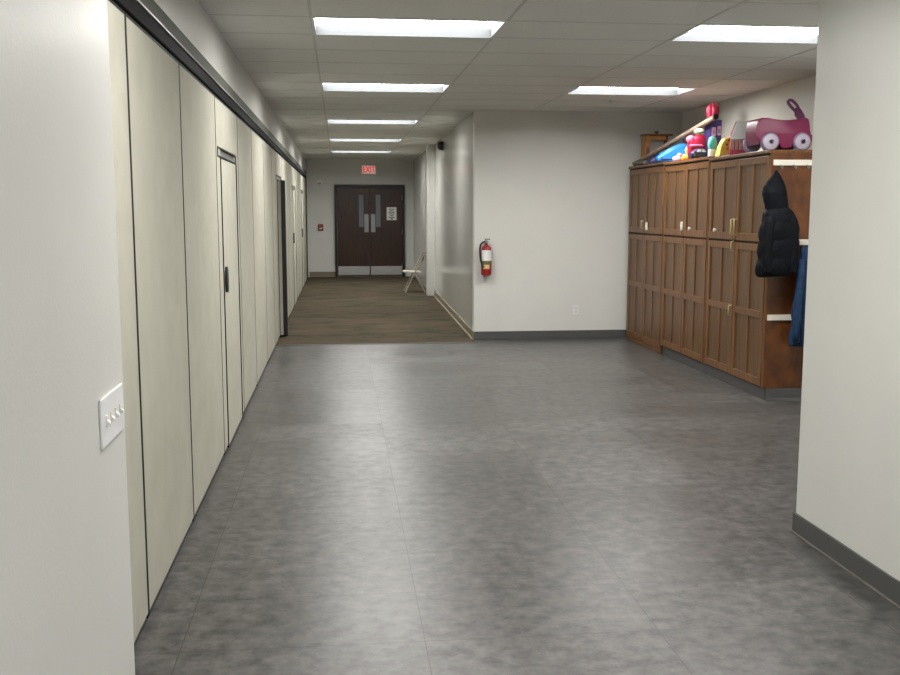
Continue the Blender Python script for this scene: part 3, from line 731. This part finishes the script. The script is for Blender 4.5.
# purple box
bx = thing('purple_box', 'dark purple box with two white pictures behind the teal toy', 'box', (3.80, 10.0, ZT2))
MB().box(3.748, 3.868, 9.95, 10.12, ZT2, 2.475, .004).build('carton', M['purple'], bx)
pc = MB().box(3.762, 3.805, 9.947, 9.951, 2.31, 2.40); pc.box(3.822, 3.858, 9.947, 9.951, 2.32, 2.41); pc.build('picture', M['palepink'], bx)
pc = MB().box(3.772, 3.796, 9.9455, 9.948, 2.33, 2.37); pc.box(3.830, 3.850, 9.9455, 9.948, 2.34, 2.38); pc.build('figure', M['lilac'], bx)
# red ribbed ball on the box
rb = thing('red_ball', 'red ribbed ball on top of the purple box', 'ball', (3.80, 10.035, 2.475))
prof = [(.005, -.088), (.035, -.075), (.058, -.045), (.066, 0), (.058, .045), (.035, .075), (.005, .088)]
MB().lathe(prof, (3.80, 10.035, 2.475+.089), 'z', 48, 8, .09).build('shell', M['crimson'], rb, True)
rbs = MB()
for k in range(8):
    a = 2*PI*k/8+PI/8
    rbs.tube([(3.80+r*.93*math.cos(a), 10.035+r*.93*math.sin(a), 2.564+h) for r, h in prof], .005, 8)
rbs.build('rib', M['pink'], rb, True)
# cardboard tube leaning on the box
tb_ = thing('cardboard_tube', 'long tan cardboard tube leaning up against the purple box', 'tube', (3.56, 11.82, 2.1))
A, B = Vector((3.512, 11.76, 2.112)), Vector((3.728, 9.745, 2.488))
MB().tube([A.lerp(B, f) for f in (0, .25, .5, .75, .985)], .026, 20).build('roll', M['card'], tb_, True)
MB().tube([A.lerp(B, .985), A.lerp(B, .99), B], [.027, .029, .028], 20).build('end_cap', M['black'], tb_, True)
# grey bundle and navy bag at the far end
gr = tag(MB().tube([(3.452, 11.60, 2.108), (3.462, 11.40, 2.112), (3.470, 11.22, 2.108)], [.022, .030, .026], 16).build('grey_roll', M['greyrod'], None, True), 'dark grey cloth roll lying under the low end of the tube', 'roll')
nb = thing('navy_bag', 'small navy cloth bag left of the blue sled', 'bag', (3.50, 11.03, 2.08))
MB().loft([((3.525, 11.03, 2.075), .07, .05, .9), ((3.52, 11.03, 2.11), .08, .06, .9), ((3.53, 11.03, 2.15), .06, .05, 1), ((3.55, 11.03, 2.18), .03, .025, 1)]).build('sack', M['navy'], nb, True, angle=180)
MB().tube([(3.55, 11.03, 2.178), (3.555, 11.03, 2.19), (3.56, 11.03, 2.197)], [.016, .012, .02], 10).build('drawn_neck', M['navy'], nb, True)
# blue sled
bs = thing('blue_sled', 'bright blue plastic sled lying under the cardboard tube', 'sled', (3.56, 10.54, 2.08))
pts = [(3.40, 2.084), (3.60, 2.082), (3.72, 2.084), (3.745, 2.14), (3.74, 2.225), (3.715, 2.268), (3.66, 2.280), (3.58, 2.250), (3.49, 2.205), (3.42, 2.165), (3.38, 2.12)]
MB().prism(pts, 10.50, 10.59, .035, 4).build('hull', M['blue'], bs, True, angle=60)
MB().tube([(a, 10.505, b) for a, b in [(3.42, 2.105), (3.55, 2.102), (3.68, 2.105), (3.715, 2.15)]], .009, 8).build('rim', M['navy'], bs, True)
# small lumps at the edge
pk = thing('pink_toy', 'small pale pink toy at the edge between blue sled and yellow duck', 'toy', (3.54, 10.36, ZT2))
MB().ball((3.545, 10.36, ZT2+.034), (.05, .045, .034), 3).build('body', M['palepink'], pk, True)
MB().ball((3.575, 10.36, ZT2+.075), (.026, .026, .024), 3).build('head', M['palepink'], pk, True)
dk = thing('toy_duck', 'small yellow toy duck beside the navy toy car', 'toy', (3.58, 10.16, ZT2))
MB().loft([((3.575, 10.16, ZT2), .045, .04, 1), ((3.575, 10.16, ZT2+.03), .062, .055, 1), ((3.585, 10.16, ZT2+.065), .045, .045, 1), ((3.60, 10.16, ZT2+.085), .022, .025, 1)]).build('body', M['orange'], dk, True, angle=180)
MB().ball((3.60, 10.15, ZT2+.115), (.04, .036, .042), 3).build('head', M['yellow'], dk, True)
MB().ball((3.575, 10.11, ZT2+.105), (.014, .02, .008), 2).build('beak', M['orange'], dk, True)
# wooden box frame in the corner
wf = thing('wooden_frame_box', 'brown wooden box with pale panel and dark knob in the corner', 'box', (3.720, 11.62, 2.08))
z0, z1 = 2.08, 2.43
MB().box(3.570, 3.630, 11.55, 11.72, z0, z1, .006).build('side_board', M['lightwood'], wf)
MB().box(3.810, 3.840, 11.55, 11.72, z0, z1, .006).build('side_board', M['brownwood'], wf)
MB().box(3.555, 3.895, 11.53, 11.73, z1, z1+.022, .005).build('lid', M['brownwood'], wf)
MB().box(3.630, 3.810, 11.535, 11.55, z1-.055, z1-.005, .004).build('front_rail', M['lightwood'], wf)
MB().box(3.630, 3.810, 11.60, 11.61, z0+.02, z1-.05).build('front_panel', M['greycloth'], wf, label='pale grey front panel')
MB().box(3.630, 3.810, 11.55, 11.70, z0, z0+.02, .003).build('floor_board', M['brownwood'], wf)
MB().ball((3.600, 11.57, z0+.16), (.03, .03, .10), 2).build('side_post', M['brownwood'], wf, True)
MB().lathe([(.012, z1+.022), (.012, z1+.03), (.028, z1+.034), (.03, z1+.048), (.016, z1+.055)], (3.715, 11.6, 0), n=20).build('knob', M['black'], wf, True)

# ------------------------------------------------------------------ folding chair in the corridor
cy0, cy1 = 18.98, 19.40
ch = thing('folding_chair', 'white folding chair against the corridor wall beyond the pier', 'chair', (1.430, 19.19, 0))
s = MB().prism([(1.200, .385), (1.530, .37), (1.550, .385), (1.530, .40), (1.220, .415), (1.195, .40)], cy0+.03, cy1-.03, .006, 2); s.build('seat', M['chairwhite'], ch)
for y in (cy0, cy1):
    MB().tube([(1.230, y, .004), (1.330, y, .22), (1.450, y, .46), (1.580, y, .72), (1.595, y, .75)], .014, 10).build('leg', M['chairtan'], ch, True)
    MB().tube([(1.605, y, .004), (1.500, y, .22), (1.390, y, .385)], .014, 10).build('leg', M['chairtan'], ch, True)
MB().prism([(1.545, .60), (1.565, .60), (1.608, .75), (1.590, .755)], cy0+.01, cy1-.01, .004, 2).build('backrest', M['frame_dark'], ch, label='dark backrest')
MB().tube([(1.275, cy0, .10), (1.275, cy1, .10)], .008, 8).build('stretcher', M['chairtan'], ch, True)
MB().tube([(1.560, cy0, .10), (1.560, cy1, .10)], .008, 8).build('stretcher', M['chairtan'], ch, True)

# ------------------------------------------------------------------ camera, world, view
cam = bpy.data.cameras.new('camera'); co = bpy.data.objects.new('camera', cam); col.objects.link(co)
cam.sensor_width = 36; cam.lens = 997.7/900*36; cam.clip_start = .05; cam.clip_end = 100
co.location = (0, 0, 1.568); co.rotation_euler = (PI/2-.1272, 0, -.1094)
scene.camera = co
w = bpy.data.worlds.new('world'); scene.world = w; w.use_nodes = True
w.node_tree.nodes['Background'].inputs[0].default_value = (0, 0, 0, 1); w.node_tree.nodes['Background'].inputs[1].default_value = 0
vs = scene.view_settings; vs.view_transform = 'Standard'; vs.look = 'None'; vs.exposure = 0; vs.gamma = 1; vs.use_curve_mapping = False
scene.cycles.use_denoising = True
